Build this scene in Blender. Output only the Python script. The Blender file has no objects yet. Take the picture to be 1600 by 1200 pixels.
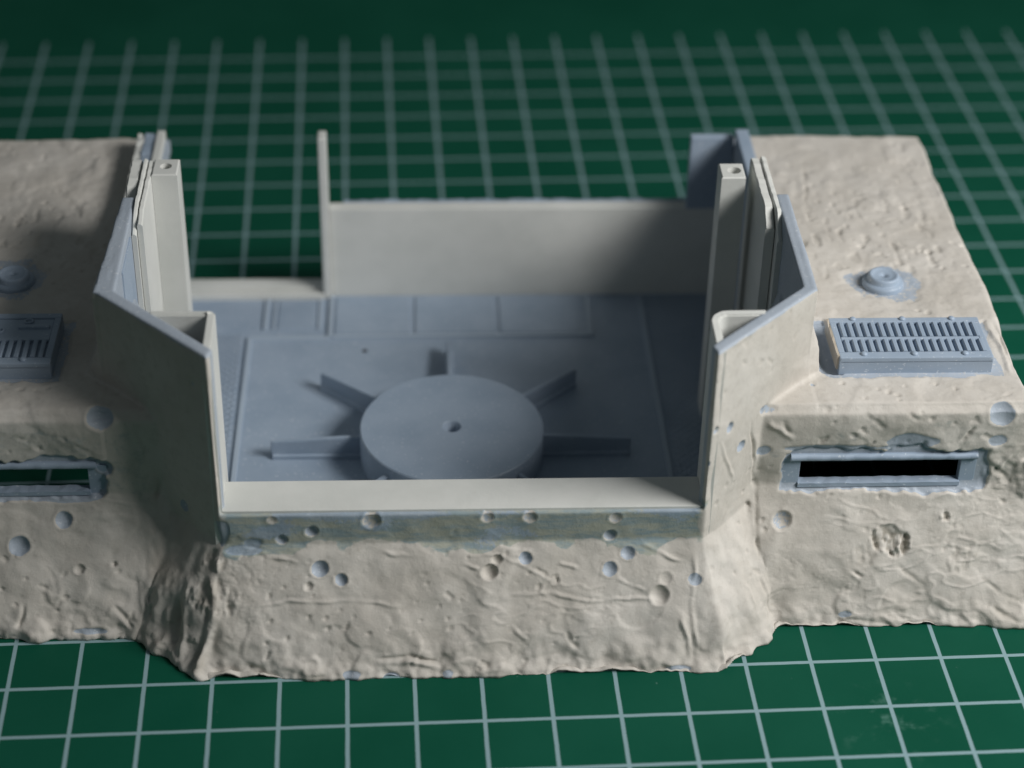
import bpy, bmesh, math, random
import numpy as np
from mathutils import Matrix, Vector
# one Blender unit is one centimetre: the squares of the mat are 1 cm
random.seed(7)
S = bpy.context.scene
COL = S.collection
S.unit_settings.system = 'METRIC'
S.unit_settings.scale_length = 0.01

# ------------------------------------------------------------------ camera
cam = bpy.data.cameras.new('camera')
cam_ob = bpy.data.objects.new('camera', cam); COL.objects.link(cam_ob)
cam.sensor_width = 36.0
cam.lens = 3171.4 / 1600 * 36
R_ = Vector((0.99744, -0.069196, 0.017996)); U_ = Vector((0.024908, 0.572226, 0.819717)); F_ = Vector((0.067018, 0.817171, -0.572485))
cam_ob.matrix_world = Matrix(((R_.x, U_.x, -F_.x, 5.5305), (R_.y, U_.y, -F_.y, -22.397), (R_.z, U_.z, -F_.z, 20.971), (0, 0, 0, 1)))
cam.clip_start = 0.5; cam.clip_end = 400
cam.dof.use_dof = True
cam.dof.focus_distance = 31.2
cam.dof.aperture_fstop = 0.118
cam.dof.aperture_blades = 7
S.camera = cam_ob

# ------------------------------------------------------------------ light: one window to the right, dim room
world = bpy.data.worlds.new('World'); S.world = world; world.use_nodes = True
world.node_tree.nodes['Background'].inputs[0].default_value = (0.80, 0.94, 1.0, 1)
world.node_tree.nodes['Background'].inputs[1].default_value = 0.08
def area(name, pos, target, size, size_y, power, color):
    l = bpy.data.lights.new(name, 'AREA'); l.shape = 'RECTANGLE'; l.size = size; l.size_y = size_y
    l.energy = power; l.color = color
    o = bpy.data.objects.new(name, l); COL.objects.link(o)
    o.location = pos
    o.rotation_euler = (Vector(target) - Vector(pos)).to_track_quat('-Z', 'Y').to_euler()
    return o
LD = Vector((0.70, -0.345, 0.625)).normalized()
area('window_light', Vector((6.7, 5, 1)) + LD * 40, (6.7, 5, 1), 19, 12, 16600, (1.0, 0.985, 0.965))
S.view_settings.view_transform = 'Standard'
S.view_settings.look = 'None'
S.view_settings.exposure = 0.0
S.view_settings.gamma = 1.0
S.render.engine = 'CYCLES'
S.cycles.use_denoising = True
S.cycles.max_bounces = 6

# ------------------------------------------------------------------ materials
def newmat(name):
    m = bpy.data.materials.new(name); m.use_nodes = True
    nt = m.node_tree; b = nt.nodes['Principled BSDF']
    return m, nt, b
class N:
    def __init__(s, nt): s.nt = nt
    def n(s, t, **kw):
        x = s.nt.nodes.new(t)
        for k, v in kw.items(): setattr(x, k, v)
        return x
    def l(s, a, b): s.nt.links.new(a, b)
    def put(s, sock, v):
        if hasattr(v, 'is_linked') or isinstance(v, bpy.types.NodeSocket): s.l(v, sock)
        else: sock.default_value = v
    def math(s, op, a, b=None, c=None, clamp=False):
        x = s.n('ShaderNodeMath', operation=op, use_clamp=clamp)
        s.put(x.inputs[0], a)
        if b is not None: s.put(x.inputs[1], b)
        if c is not None: s.put(x.inputs[2], c)
        return x.outputs[0]
    def noise(s, vec, scale, detail=4, rough=.55, out='Fac'):
        x = s.n('ShaderNodeTexNoise'); s.l(vec, x.inputs['Vector'])
        x.inputs['Scale'].default_value = scale; x.inputs['Detail'].default_value = detail; x.inputs['Roughness'].default_value = rough
        return x.outputs[out]
    def mix(s, f, a, b):
        x = s.n('ShaderNodeMix', data_type='RGBA'); s.put(x.inputs[0], f)
        s.put(x.inputs[6], a); s.put(x.inputs[7], b); return x.outputs[2]
    def ramp(s, f, lo, hi):
        x = s.n('ShaderNodeMapRange'); x.clamp = True; x.interpolation_type = 'SMOOTHSTEP'
        s.put(x.inputs[0], f); x.inputs[1].default_value = lo; x.inputs[2].default_value = hi
        return x.outputs[0]
    def bump(s, h, strength, dist, normal=None):
        x = s.n('ShaderNodeBump'); x.inputs['Strength'].default_value = strength; x.inputs['Distance'].default_value = dist
        s.l(h, x.inputs['Height'])
        if normal is not None: s.l(normal, x.inputs['Normal'])
        return x.outputs[0]
def C(*c): return (c[0], c[1], c[2], 1)
PUTTY_A, PUTTY_B, PUTTY_C = C(.49, .459, .413), C(.42, .392, .352), C(.56, .532, .490)
RESIN_A, RESIN_B = C(.315, .385, .475), C(.27, .34, .43)

def resin_color(k, co):
    n1 = k.ramp(k.noise(co, 1.3, 5), .35, .7)
    c = k.mix(n1, RESIN_A, RESIN_B)
    sc = k.ramp(k.noise(co, 7, 6, .7), .60, .78)          # pale sanding dust
    c = k.mix(k.math('MULTIPLY', sc, .28), c, C(.42, .47, .54))
    sp = k.ramp(k.noise(co, 19, 1, .5), .69, .71)
    return k.mix(k.math('MULTIPLY', sp, .45), c, C(.62, .66, .70))

# shell: putty over blue resin
M_SHELL, nt, b = newmat('putty_over_resin'); k = N(nt)
co = k.n('ShaderNodeTexCoord').outputs['Object']
at = k.n('ShaderNodeAttribute', attribute_name='resin').outputs['Fac']
sm = k.n('ShaderNodeAttribute', attribute_name='smear').outputs['Fac']
cav = k.n('ShaderNodeAttribute', attribute_name='dark_tone').outputs['Fac']
nz = k.noise(co, 5.5, 6, .65)
nf = k.noise(co, 16, 5, .7)
edge = k.math('ADD', at, k.math('MULTIPLY', k.math('SUBTRACT', nf, .5), .75))
res = k.ramp(edge, .46, .56)
p = k.mix(k.ramp(k.noise(co, .9, 5, .6), .3, .7), PUTTY_A, PUTTY_C)
p = k.mix(k.math('MULTIPLY', k.ramp(nz, .45, .75), .55), p, PUTTY_B)
p = k.mix(k.math('MULTIPLY', k.ramp(k.noise(co, 11, 4, .6), .62, .8), .35), p, C(.40, .36, .30))
p = k.mix(k.math('MULTIPLY', cav, .5), p, C(.30, .27, .22))  # darker brown putty in pits, grooves, folds and torn spots
# translucent thin smear of filler: grey green over blue
mp = k.n('ShaderNodeMapping'); k.l(co, mp.inputs[0]); mp.inputs['Scale'].default_value = (.35, 1, 1.5)
ns = k.noise(mp.outputs[0], 6, 6, .7)
smc = k.mix(k.ramp(ns, .38, .62), C(.25, .315, .335), C(.385, .395, .335))
smf = k.ramp(k.math('ADD', sm, k.math('MULTIPLY', k.math('SUBTRACT', nz, .5), .9)), .35, .75)
p = k.mix(smf, p, smc)
base = k.mix(res, p, k.mix(.24, resin_color(k, co), p))
k.l(base, b.inputs['Base Color'])
b.inputs['Roughness'].default_value = .62
b.inputs['Specular IOR Level'].default_value = .35
k.put(b.inputs['Roughness'], k.math('SUBTRACT', .72, k.math('MULTIPLY', res, .2)))
bn = k.bump(k.noise(co, 34, 4, .6), .22, .015)
bn = k.bump(nf, .3, .02, bn)
k.l(bn, b.inputs['Normal'])

def resin_mat(name, tread=False):
    m, nt, b = newmat(name); k = N(nt)
    co = k.n('ShaderNodeTexCoord').outputs['Object']
    k.l(resin_color(k, co), b.inputs['Base Color'])
    k.put(b.inputs['Roughness'], k.math('ADD', .36, k.math('MULTIPLY', k.noise(co, 3.5, 5, .65), .22)))
    b.inputs['Specular IOR Level'].default_value = .45
    h = k.noise(co, 40, 3, .5)
    bn = k.bump(h, .18, .01)
    if tread:
        # embossed diamond tread of the side strips
        mp = k.n('ShaderNodeMapping'); k.l(co, mp.inputs[0]); mp.inputs['Rotation'].default_value = (0, 0, math.radians(45)); 
        sx = k.n('ShaderNodeSeparateXYZ'); k.l(mp.outputs[0], sx.inputs[0])
        fx = k.math('PINGPONG', k.math('MULTIPLY', sx.outputs[0], 8), .5); fy = k.math('PINGPONG', k.math('MULTIPLY', sx.outputs[1], 8), .5)
        t = k.ramp(k.math('MINIMUM', fx, fy), .05, .22)
        bn = k.bump(t, .9, .03, bn)
    k.l(bn, b.inputs['Normal'])
    return m
M_RESIN = resin_mat('blue_grey_resin')
M_TREAD = resin_mat('blue_grey_resin_tread', True)
M_RIDGE, nt, b = newmat('resin_rubbed_lit_edge'); b.inputs['Base Color'].default_value = C(.36, .43, .51); b.inputs['Roughness'].default_value = .5  # paler resin: sanding wear, and the light raised edges catch put into colour

M_STY, nt, b = newmat('white_styrene'); k = N(nt)
co = k.n('ShaderNodeTexCoord').outputs['Object']
c = k.mix(k.ramp(k.noise(co, 1.1, 4, .6), .3, .7), C(.66, .665, .635), C(.60, .61, .58))
c = k.mix(k.math('MULTIPLY', k.ramp(k.noise(co, 9, 5, .7), .62, .8), .3), c, C(.50, .48, .44))
k.l(c, b.inputs['Base Color']); b.inputs['Roughness'].default_value = .5
k.l(k.bump(k.noise(co, 14, 5, .6), .15, .02), b.inputs['Normal'])

M_GLUE, nt, b = newmat('dried_glue'); b.inputs['Base Color'].default_value = C(.44, .39, .32); b.inputs['Roughness'].default_value = .4
M_DARK, nt, b = newmat('dark_cavity'); b.inputs['Base Color'].default_value = C(.02, .02, .02)

# cutting mat: printed grid
M_MAT, nt, b = newmat('green_cutting_mat'); k = N(nt)
co = k.n('ShaderNodeTexCoord').outputs['Object']
sx = k.n('ShaderNodeSeparateXYZ'); k.l(co, sx.inputs[0])
X, Y = sx.outputs[0], sx.outputs[1]
wob = k.math('MULTIPLY', k.math('SUBTRACT', k.noise(co, 3, 2), .5), .012)
def line(v, w):
    d = k.math('ABSOLUTE', k.math('SUBTRACT', k.math('FRACT', k.math('ADD', k.math('ADD', v, wob), .5)), .5))
    return k.math('SUBTRACT', 1, k.ramp(d, w - .006, w + .006))
insY = k.math('LESS_THAN', Y, 21.98)
insH = k.math('LESS_THAN', Y, 21.5)
gl = k.math('MAXIMUM', k.math('MULTIPLY', line(X, .0305), insY), k.math('MULTIPLY', line(Y, .0305), insH))
wear = k.ramp(k.noise(co, 24, 5, .7), .2, .42)
gl = k.math('MULTIPLY', gl, k.math('ADD', .72, k.math('MULTIPLY', wear, .28)))
gc = k.mix(k.ramp(k.noise(co, .35, 5, .6), .3, .7), C(.0030, .066, .038), C(.0055, .077, .046))
gc = k.mix(k.math('MULTIPLY', k.ramp(k.noise(co, 60, 3, .6), .55, .8), .25), gc, C(.03, .10, .08))
# a faint dusty smudge and dust specks
vm = k.n('ShaderNodeVectorMath', operation='DISTANCE'); k.l(co, vm.inputs[0]); vm.inputs[1].default_value = (12.9, -1.35, 0)
sm_ = k.math('MULTIPLY', k.math('SUBTRACT', 1, k.ramp(vm.outputs['Value'], .1, 1.1)), k.ramp(k.noise(co, 2.6, 4, .6), .52, .72))
gc = k.mix(k.math('MULTIPLY', sm_, .5), gc, C(.13, .27, .23))
gc = k.mix(k.math('MULTIPLY', k.ramp(k.noise(co, 7, 3, .5), .74, .78), .35), gc, C(.20, .30, .27))
cc = k.mix(gl, gc, C(.225, .34, .365))
k.l(cc, b.inputs['Base Color']); 
k.put(b.inputs['Roughness'], k.math('ADD', .46, k.math('MULTIPLY', k.noise(co, 5, 4), .16)))
b.inputs['Specular IOR Level'].default_value = .08
k.l(k.bump(k.noise(co, 55, 4, .6), .12, .012), b.inputs['Normal'])

M_TABLE, nt, b = newmat('brown_table'); k = N(nt)
co = k.n('ShaderNodeTexCoord').outputs['Object']
mp = k.n('ShaderNodeMapping'); k.l(co, mp.inputs[0]); mp.inputs['Scale'].default_value = (.1, 1.2, 1)
k.l(k.mix(k.noise(mp.outputs[0], 1.2, 6, .6), C(.10, .055, .03), C(.17, .10, .055)), b.inputs['Base Color']); b.inputs['Roughness'].default_value = .5

# ------------------------------------------------------------------ helpers
def link(name, me, mat, parent=None):
    o = bpy.data.objects.new(name, me); COL.objects.link(o)
    if mat is not None and not me.materials: me.materials.append(mat)
    if parent is not None: o.parent = parent
    return o
def from_bm(name, bm, mat, parent=None, smooth=False):
    me = bpy.data.meshes.new(name); bm.to_mesh(me); bm.free()
    if smooth: me.polygons.foreach_set('use_smooth', [True] * len(me.polygons))
    return link(name, me, mat, parent)
def hull(bm, pts):
    vs = [bm.verts.new(p) for p in pts]
    g = bmesh.ops.convex_hull(bm, input=vs)
    junk = [e for e in g['geom_interior'] + g['geom_unused'] if isinstance(e, bmesh.types.BMVert)]
    if junk: bmesh.ops.delete(bm, geom=list(set(junk)), context='VERTS')
def box(bm, u0, u1, v0, v1, z0, z1):
    hull(bm, [(u, v, z) for u in (u0, u1) for v in (v0, v1) for z in (z0, z1)])
def slab(name, u0, u1, v0, v1, z0, z1, mat, parent, bevel=.012, rough=0, tilt=0):
    """one cut sheet or strip; rough = jitter of its cut top edge"""
    bm = bmesh.new()
    bmesh.ops.create_cube(bm, size=1)
    for v in bm.verts:
        v.co = Vector((u0 + (v.co.x + .5) * (u1 - u0), v0 + (v.co.y + .5) * (v1 - v0), z0 + (v.co.z + .5) * (z1 - z0)))
    if rough:
        L = v1 - v0 if v1 - v0 > u1 - u0 else u1 - u0
        ax = 1 if v1 - v0 > u1 - u0 else 0
        es = [e for e in bm.edges if abs(e.verts[0].co[ax] - e.verts[1].co[ax]) > .5 * L]
        bmesh.ops.subdivide_edges(bm, edges=es, cuts=max(3, int(L / .12)), use_grid_fill=True)
        for v in bm.verts:
            if v.co.z > z1 - 1e-4:
                v.co.z += random.uniform(-rough, rough); v.co[1 - ax] += random.uniform(-rough, rough) * .35
    else:
        bmesh.ops.bevel(bm, geom=list(bm.edges), offset=bevel, segments=2, affect='EDGES', profile=.6)
    if tilt:
        for v in bm.verts: v.co.x += (v.co.z - z0) * tilt
    return from_bm(name, bm, mat, parent)

# ------------------------------------------------------------------ table and mat
bm = bmesh.new(); box(bm, -90, 100, -70, 110, -3.2, -.3)
tb = from_bm('tabletop', bm, M_TABLE); tb['kind'] = 'structure'
bm = bmesh.new(); box(bm, -22, 38, -20, 26.5, -.3, 0)
bmesh.ops.bevel(bm, geom=list(bm.edges), offset=.05, segments=2, affect='EDGES')
cm = from_bm('cutting_mat', bm, M_MAT)
cm['label'] = 'dark green cutting mat printed with a pale one centimetre grid'
cm['category'] = 'cutting mat'

# ------------------------------------------------------------------ the model: root in its own frame
root = bpy.data.objects.new('model_bunker', None); COL.objects.link(root)
root.location = (6.74, -.04, 0); root.rotation_euler = (0, 0, math.radians(-1.6))
root['label'] = 'half-built model bunker in blue-grey resin, beige putty and white plastic on the cutting mat'
root['category'] = 'scale model'

CRATERS=[
(-2.127,0.855,1.401,0.124,1.0,0.90),
(-1.816,0.768,1.258,0.095,1.0,0.80),
(-2.301,0.721,1.182,0.067,0.9,0.30),
(0.394,0.818,1.340,0.115,1.0,0.10),
(0.500,0.912,1.494,0.076,0.9,0.35),
(0.930,0.919,1.506,0.096,1.0,1.00),
(2.194,0.826,1.352,0.115,1.0,0.80),
(2.464,0.949,1.555,0.105,1.0,1.00),
(2.934,0.614,1.006,0.144,1.0,0.20),
(-2.236,1.050,1.965,0.095,1.0,1.00),
(-2.686,1.050,1.814,0.085,0.9,1.00),
(2.191,1.050,1.822,0.095,1.0,1.00),
(3.474,0.736,1.206,0.096,0.4,1.00),
(3.887,1.357,3.563,0.084,1.0,0.90),
(4.133,1.603,3.039,0.095,1.0,0.90),
(3.639,1.109,3.701,0.055,1.0,1.00),
(3.561,1.031,3.124,0.056,1.0,1.00),
(4.893,1.758,1.518,0.157,1.0,0.55),
(5.608,1.673,1.362,0.049,1.3,0.00),
(6.533,1.620,1.264,0.197,0.2,0.00),
(7.422,1.782,1.562,0.079,0.2,0.00),
(8.102,1.950,3.315,0.192,0.6,1.00),
(7.762,7.820,3.480,0.066,1.5,0.00),
(-5.320,1.950,3.428,0.197,1.0,1.00),
(-5.344,1.950,2.509,0.134,1.0,1.00),
(-5.997,1.821,1.633,0.145,1.0,1.00),
(-6.679,1.632,1.288,0.164,1.0,1.00),
(-5.788,1.457,0.967,0.087,0.8,0.00),
(-5.257,1.492,1.030,0.058,1.0,0.00),
(-4.155,1.625,2.020,0.096,0.8,1.00),
(3.031,0.749,1.228,0.096,0.5,0.00),
(1.378,0.736,1.205,0.067,0.6,0.00),
(-1.354,1.050,2.157,0.132,0.6,0.80),
(-2.810,1.050,2.179,0.075,0.5,0.70),
(0.363,1.050,2.192,0.095,0.5,0.80),
(0.988,1.050,2.182,0.104,0.6,0.80),
(2.262,1.050,2.151,0.095,0.6,0.80),
(6.537,7.965,3.480,0.055,1.0,0.00),
(7.876,6.349,3.480,0.064,1.0,0.00),
(6.784,6.568,3.480,0.075,1.0,0.00),
(8.515,6.549,3.480,0.065,1.0,0.00),
(5.316,2.562,3.480,0.048,1.0,0.60),
(4.624,1.950,3.450,0.057,1.0,0.70),
(4.444,1.914,3.478,0.057,0.8,0.70),
]
PATCHES=[
(6.791,1.950,2.831,0.464,0.133),
(8.109,1.950,2.838,0.135,0.097),
(4.539,1.950,2.691,0.135,0.097),
(-3.114,1.050,1.759,0.133,0.095),
(-1.670,0.030,0.049,0.153,0.069),
(-1.080,0.005,0.008,0.134,0.059),
(-0.239,0.023,0.038,0.077,0.059),
(-3.574,1.044,1.930,0.113,0.236),
(7.001,5.455,3.480,0.627,0.557),
(-7.263,5.693,3.480,0.619,0.602),
(5.683,1.950,2.725,0.870,0.060),
(4.547,1.950,3.451,0.171,0.083),
(-6.633,1.950,2.165,0.048,0.060),
(-3.259,1.007,1.650,0.285,0.078),
(5.365,5.087,3.480,0.083,0.052),
(-5.988,1.950,1.973,0.578,0.108),
(-3.838,1.308,4.456,0.045,0.057),
(3.222,0.031,0.051,0.192,0.050),
(5.904,1.037,0.197,0.119,0.061),
(-5.669,0.997,0.123,0.243,0.050),
]
STROKES=[
(-1.0,0.029,[(4.61,1.86,1.70),(4.56,1.74,1.49),(4.70,1.62,1.27),(5.00,1.54,1.12),(5.51,1.51,1.06)]),
(-1.0,0.029,[(5.59,1.54,1.13),(5.81,1.42,0.90),(6.04,1.36,0.80),(6.28,1.27,0.62)]),
(0.8,0.038,[(5.64,1.51,1.06),(5.99,1.35,0.77),(6.22,1.25,0.59)]),
(-1.0,0.029,[(7.46,1.50,1.04),(7.68,1.52,1.08),(7.93,1.50,1.04),(8.12,1.44,0.93)]),
(-0.9,0.048,[(5.89,1.01,0.14),(6.20,0.99,0.10),(6.51,0.96,0.05),(6.76,0.91,-0.04)]),
(-0.9,0.058,[(8.15,1.12,0.35),(8.36,1.02,0.17),(8.71,0.95,0.03)]),
(-0.7,0.048,[(7.89,1.41,0.88),(8.04,1.29,0.66),(8.30,1.19,0.48),(8.70,1.09,0.29)]),
(0.8,0.048,[(7.70,1.05,0.22),(7.91,0.95,0.04)]),
(-1.2,0.038,[(4.51,1.23,0.84),(4.64,1.11,0.55),(4.86,0.99,0.16)]),
(0.9,0.038,[(4.59,1.24,0.76),(4.69,1.11,0.48),(4.84,1.03,0.23)]),
(-1.2,0.038,[(4.22,1.69,3.46),(4.38,1.85,2.82),(4.48,1.95,2.01),(4.49,1.60,1.29),(4.51,1.23,0.84)]),
(0.7,0.038,[(3.74,1.21,3.42),(3.96,1.43,2.78),(4.11,1.58,2.30)]),
(0.8,0.038,[(3.46,0.96,1.58),(3.46,0.76,1.25),(3.42,0.46,0.75),(3.51,0.21,0.34),(3.46,0.03,0.05)]),
(0.7,0.048,[(3.80,0.91,1.49),(3.90,0.61,0.99),(4.12,0.44,0.37)]),
(-0.7,0.038,[(3.66,0.86,1.41),(3.70,0.51,0.95),(3.79,0.19,0.47)]),
(0.6,0.038,[(3.99,0.86,1.41),(4.30,0.98,0.79),(4.46,0.82,0.42)]),
(1.6,0.087,[(-4.02,0.03,0.01),(-3.89,0.20,0.36),(-3.74,0.33,0.69),(-3.68,0.57,1.04),(-3.78,0.79,1.29),(-3.90,0.89,1.45)]),
(-1.6,0.077,[(-4.09,0.13,0.05),(-3.99,0.29,0.47),(-3.86,0.51,0.84),(-3.85,0.69,1.13)]),
(1.4,0.087,[(-4.23,0.33,0.12),(-4.17,0.61,0.51),(-4.09,0.87,0.91),(-4.05,1.09,1.22)]),
(-1.4,0.067,[(-4.36,0.47,0.12),(-4.31,0.72,0.48),(-4.23,1.01,0.92)]),
(1.2,0.077,[(-4.51,0.62,0.12),(-4.45,0.77,0.37),(-4.36,0.97,0.70)]),
(-1.2,0.058,[(-4.63,1.49,1.02),(-4.67,1.68,1.37),(-4.58,1.86,1.71)]),
(1.0,0.029,[(-4.55,1.29,0.87),(-4.65,1.25,0.70),(-4.76,1.21,0.53),(-4.71,1.11,0.48),(-4.62,1.10,0.56),(-4.65,1.20,0.64)]),
(-1.4,0.038,[(-6.73,1.00,0.14),(-6.66,1.10,0.31),(-6.64,1.22,0.53)]),
(-0.8,0.038,[(-6.41,1.56,1.15),(-6.27,1.47,1.00),(-6.18,1.38,0.82),(-6.13,1.28,0.65)]),
(0.8,0.038,[(-6.33,1.57,1.17),(-6.20,1.47,1.00),(-6.11,1.37,0.80)]),
(1.0,0.058,[(-6.31,1.31,0.70),(-6.23,1.24,0.57),(-6.12,1.26,0.61),(-6.06,1.33,0.74)]),
(-1.0,0.038,[(-6.36,1.30,0.68),(-6.31,1.21,0.51),(-6.14,1.19,0.48),(-6.04,1.28,0.65)]),
(-1.3,0.048,[(-4.54,1.95,2.38),(-4.61,1.91,1.80),(-4.86,1.82,1.63),(-4.98,1.73,1.46),(-5.06,1.54,1.11)]),
(0.9,0.048,[(-4.78,1.72,1.46),(-4.73,1.54,1.11),(-4.69,1.34,0.77)]),
(0.8,0.048,[(-4.92,1.44,0.94),(-4.86,1.25,0.59),(-4.84,1.09,0.29)]),
(-1.2,0.048,[(-5.37,1.23,0.55),(-5.13,1.11,0.33),(-4.97,0.99,0.11)]),
(0.9,0.038,[(-1.18,0.99,1.63),(-0.99,0.96,1.58),(-0.70,0.95,1.56)]),
(0.6,0.038,[(-3.08,0.58,0.95),(-2.61,0.61,1.00),(-1.56,0.60,0.98),(-0.80,0.55,0.90)]),
(0.7,0.038,[(0.44,0.63,1.04),(1.30,0.64,1.04),(1.88,0.57,0.94),(2.64,0.59,0.97),(3.22,0.56,0.92)]),
(-1.0,0.038,[(-1.29,0.15,0.25),(-0.81,0.16,0.27),(-0.43,0.11,0.18),(-0.24,0.04,0.07)]),
(0.9,0.058,[(-1.34,0.12,0.19),(-0.81,0.12,0.20),(-0.33,0.06,0.10)]),
(0.8,0.048,[(-2.43,0.13,0.21),(-2.24,0.15,0.25),(-2.14,0.10,0.16)]),
(-0.8,0.048,[(-2.72,0.08,0.13),(-2.43,0.03,0.04),(-1.96,0.02,0.03)]),
(0.9,0.038,[(1.21,0.73,1.19),(1.16,0.65,1.07),(1.30,0.60,0.98)]),
(-1.0,0.029,[(1.25,0.75,1.23),(1.38,0.78,1.27),(1.42,0.70,1.15)]),
(0.8,0.038,[(-0.03,0.89,1.45),(0.11,0.85,1.40),(0.25,0.83,1.37)]),
(0.8,0.038,[(1.40,0.88,1.44),(1.59,0.85,1.40),(1.73,0.83,1.37)]),
(0.9,0.038,[(0.68,0.40,0.66),(0.82,0.33,0.54),(0.96,0.28,0.45)]),
(-0.8,0.048,[(1.54,0.35,0.57),(1.63,0.25,0.40),(1.73,0.19,0.32)]),
(0.9,0.038,[(2.26,0.77,1.26),(2.55,0.69,1.13),(2.79,0.64,1.05)]),
(0.8,0.038,[(2.65,1.02,1.67),(3.03,0.94,1.54),(3.32,0.87,1.43)]),
(0.9,0.048,[(3.27,0.46,0.75),(3.37,0.26,0.42),(3.41,0.05,0.09)]),
(0.9,0.038,[(-2.88,0.95,1.56),(-2.60,0.94,1.54),(-2.41,0.90,1.48)]),
(0.9,0.048,[(-3.17,0.96,1.57),(-3.02,1.00,1.63),(-2.88,0.97,1.60)]),
(-0.9,0.038,[(5.69,1.48,1.01),(5.89,1.51,1.06),(6.14,1.52,1.08)]),
(-0.9,0.029,[(5.99,1.37,0.81),(6.24,1.30,0.68),(6.45,1.20,0.50)]),
(-1.0,0.029,[(6.36,1.73,1.47),(6.40,1.63,1.29),(6.37,1.54,1.12)]),
(1.0,0.038,[(6.46,1.73,1.47),(6.50,1.63,1.29),(6.47,1.51,1.05)]),
(-1.0,0.029,[(6.60,1.71,1.42),(6.62,1.61,1.25),(6.59,1.52,1.09)]),
(1.0,0.038,[(6.70,1.73,1.46),(6.72,1.63,1.29),(6.68,1.54,1.11)]),
(-1.0,0.029,[(6.80,1.69,1.40),(6.80,1.60,1.23),(6.88,1.51,1.07)]),
(1.0,0.048,[(7.29,1.82,1.63),(7.42,1.84,1.68),(7.57,1.80,1.60),(7.55,1.72,1.46),(7.42,1.71,1.43)]),
(0.7,0.048,[(7.29,1.46,0.97),(7.59,1.41,0.88),(7.69,1.36,0.79)]),
(-0.7,0.058,[(6.69,1.42,0.89),(6.99,1.30,0.67),(7.20,1.20,0.49)]),
(-0.7,0.029,[(6.50,8.41,3.48),(7.19,8.47,3.48),(8.21,8.49,3.48)]),
(-0.6,0.038,[(6.27,9.46,3.48),(6.05,7.75,3.48)]),
(0.8,0.048,[(8.34,4.20,3.48),(8.42,3.47,3.48),(8.43,2.68,3.48)]),
(-0.9,0.038,[(8.42,4.29,3.48),(8.50,3.92,3.48),(8.43,3.20,3.48)]),
(0.8,0.048,[(-5.22,1.95,3.45),(-5.15,2.62,3.08),(-4.81,1.95,3.44)]),
(0.7,0.048,[(-4.91,1.95,3.33),(-4.75,1.95,2.98),(-4.75,1.95,2.50)]),
(0.8,0.058,[(4.56,1.95,3.27),(4.99,1.95,2.85)]),
(-0.9,0.048,[(4.78,1.95,3.27),(4.90,1.95,2.97)]),
(-0.8,0.048,[(7.72,1.95,3.12),(7.52,1.95,2.82)]),
(0.8,0.048,[(8.43,1.95,2.69),(8.27,1.95,2.45),(8.21,1.95,2.20)]),
(-0.8,0.048,[(7.96,1.95,2.51),(8.20,1.95,2.27),(8.38,1.95,2.08)]),
]


# ---- noise in numpy
def _h(ix, iy, iz, seed):
    n = (ix.astype(np.int64) * 374761393 + iy.astype(np.int64) * 668265263 + iz.astype(np.int64) * 2147483647 + seed * 1274126177) & 0xffffffff
    n = ((n ^ (n >> 13)) * 1274126177) & 0xffffffff
    n = ((n ^ (n >> 16)) * 2246822519) & 0xffffffff
    n = n ^ (n >> 15)
    return (n & 0xffffff).astype(np.float32) / 0xffffff * 2 - 1
def vn(p, scale, seed=0, aniso=(1, 1, 1)):
    q = p * np.array(aniso, dtype=np.float32) * scale
    # rotate the lattice so that it never lines up with walls
    q = q @ np.array([[.36, .48, -.8], [-.8, .6, 0], [.48, .64, .6]], dtype=np.float32)
    i = np.floor(q); f = (q - i).astype(np.float32); i = i.astype(np.int64)
    f = f * f * f * (f * (f * 6 - 15) + 10)
    r = 0
    for dx in (0, 1):
        for dy in (0, 1):
            for dz in (0, 1):
                w = (f[:, 0] if dx else 1 - f[:, 0]) * (f[:, 1] if dy else 1 - f[:, 1]) * (f[:, 2] if dz else 1 - f[:, 2])
                r = r + w * _h(i[:, 0] + dx, i[:, 1] + dy, i[:, 2] + dz, seed)
    return r
def fbm(p, scale, seed, oct=4, gain=.5, aniso=(1, 1, 1)):
    r = 0; a = 1
    for o in range(oct):
        r = r + a * vn(p, scale * 2 ** o, seed + 17 * o, aniso); a *= gain
    return r
def sstep(x, a, b):
    t = np.clip((x - a) / (b - a), 0, 1); return t * t * (3 - 2 * t)

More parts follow.
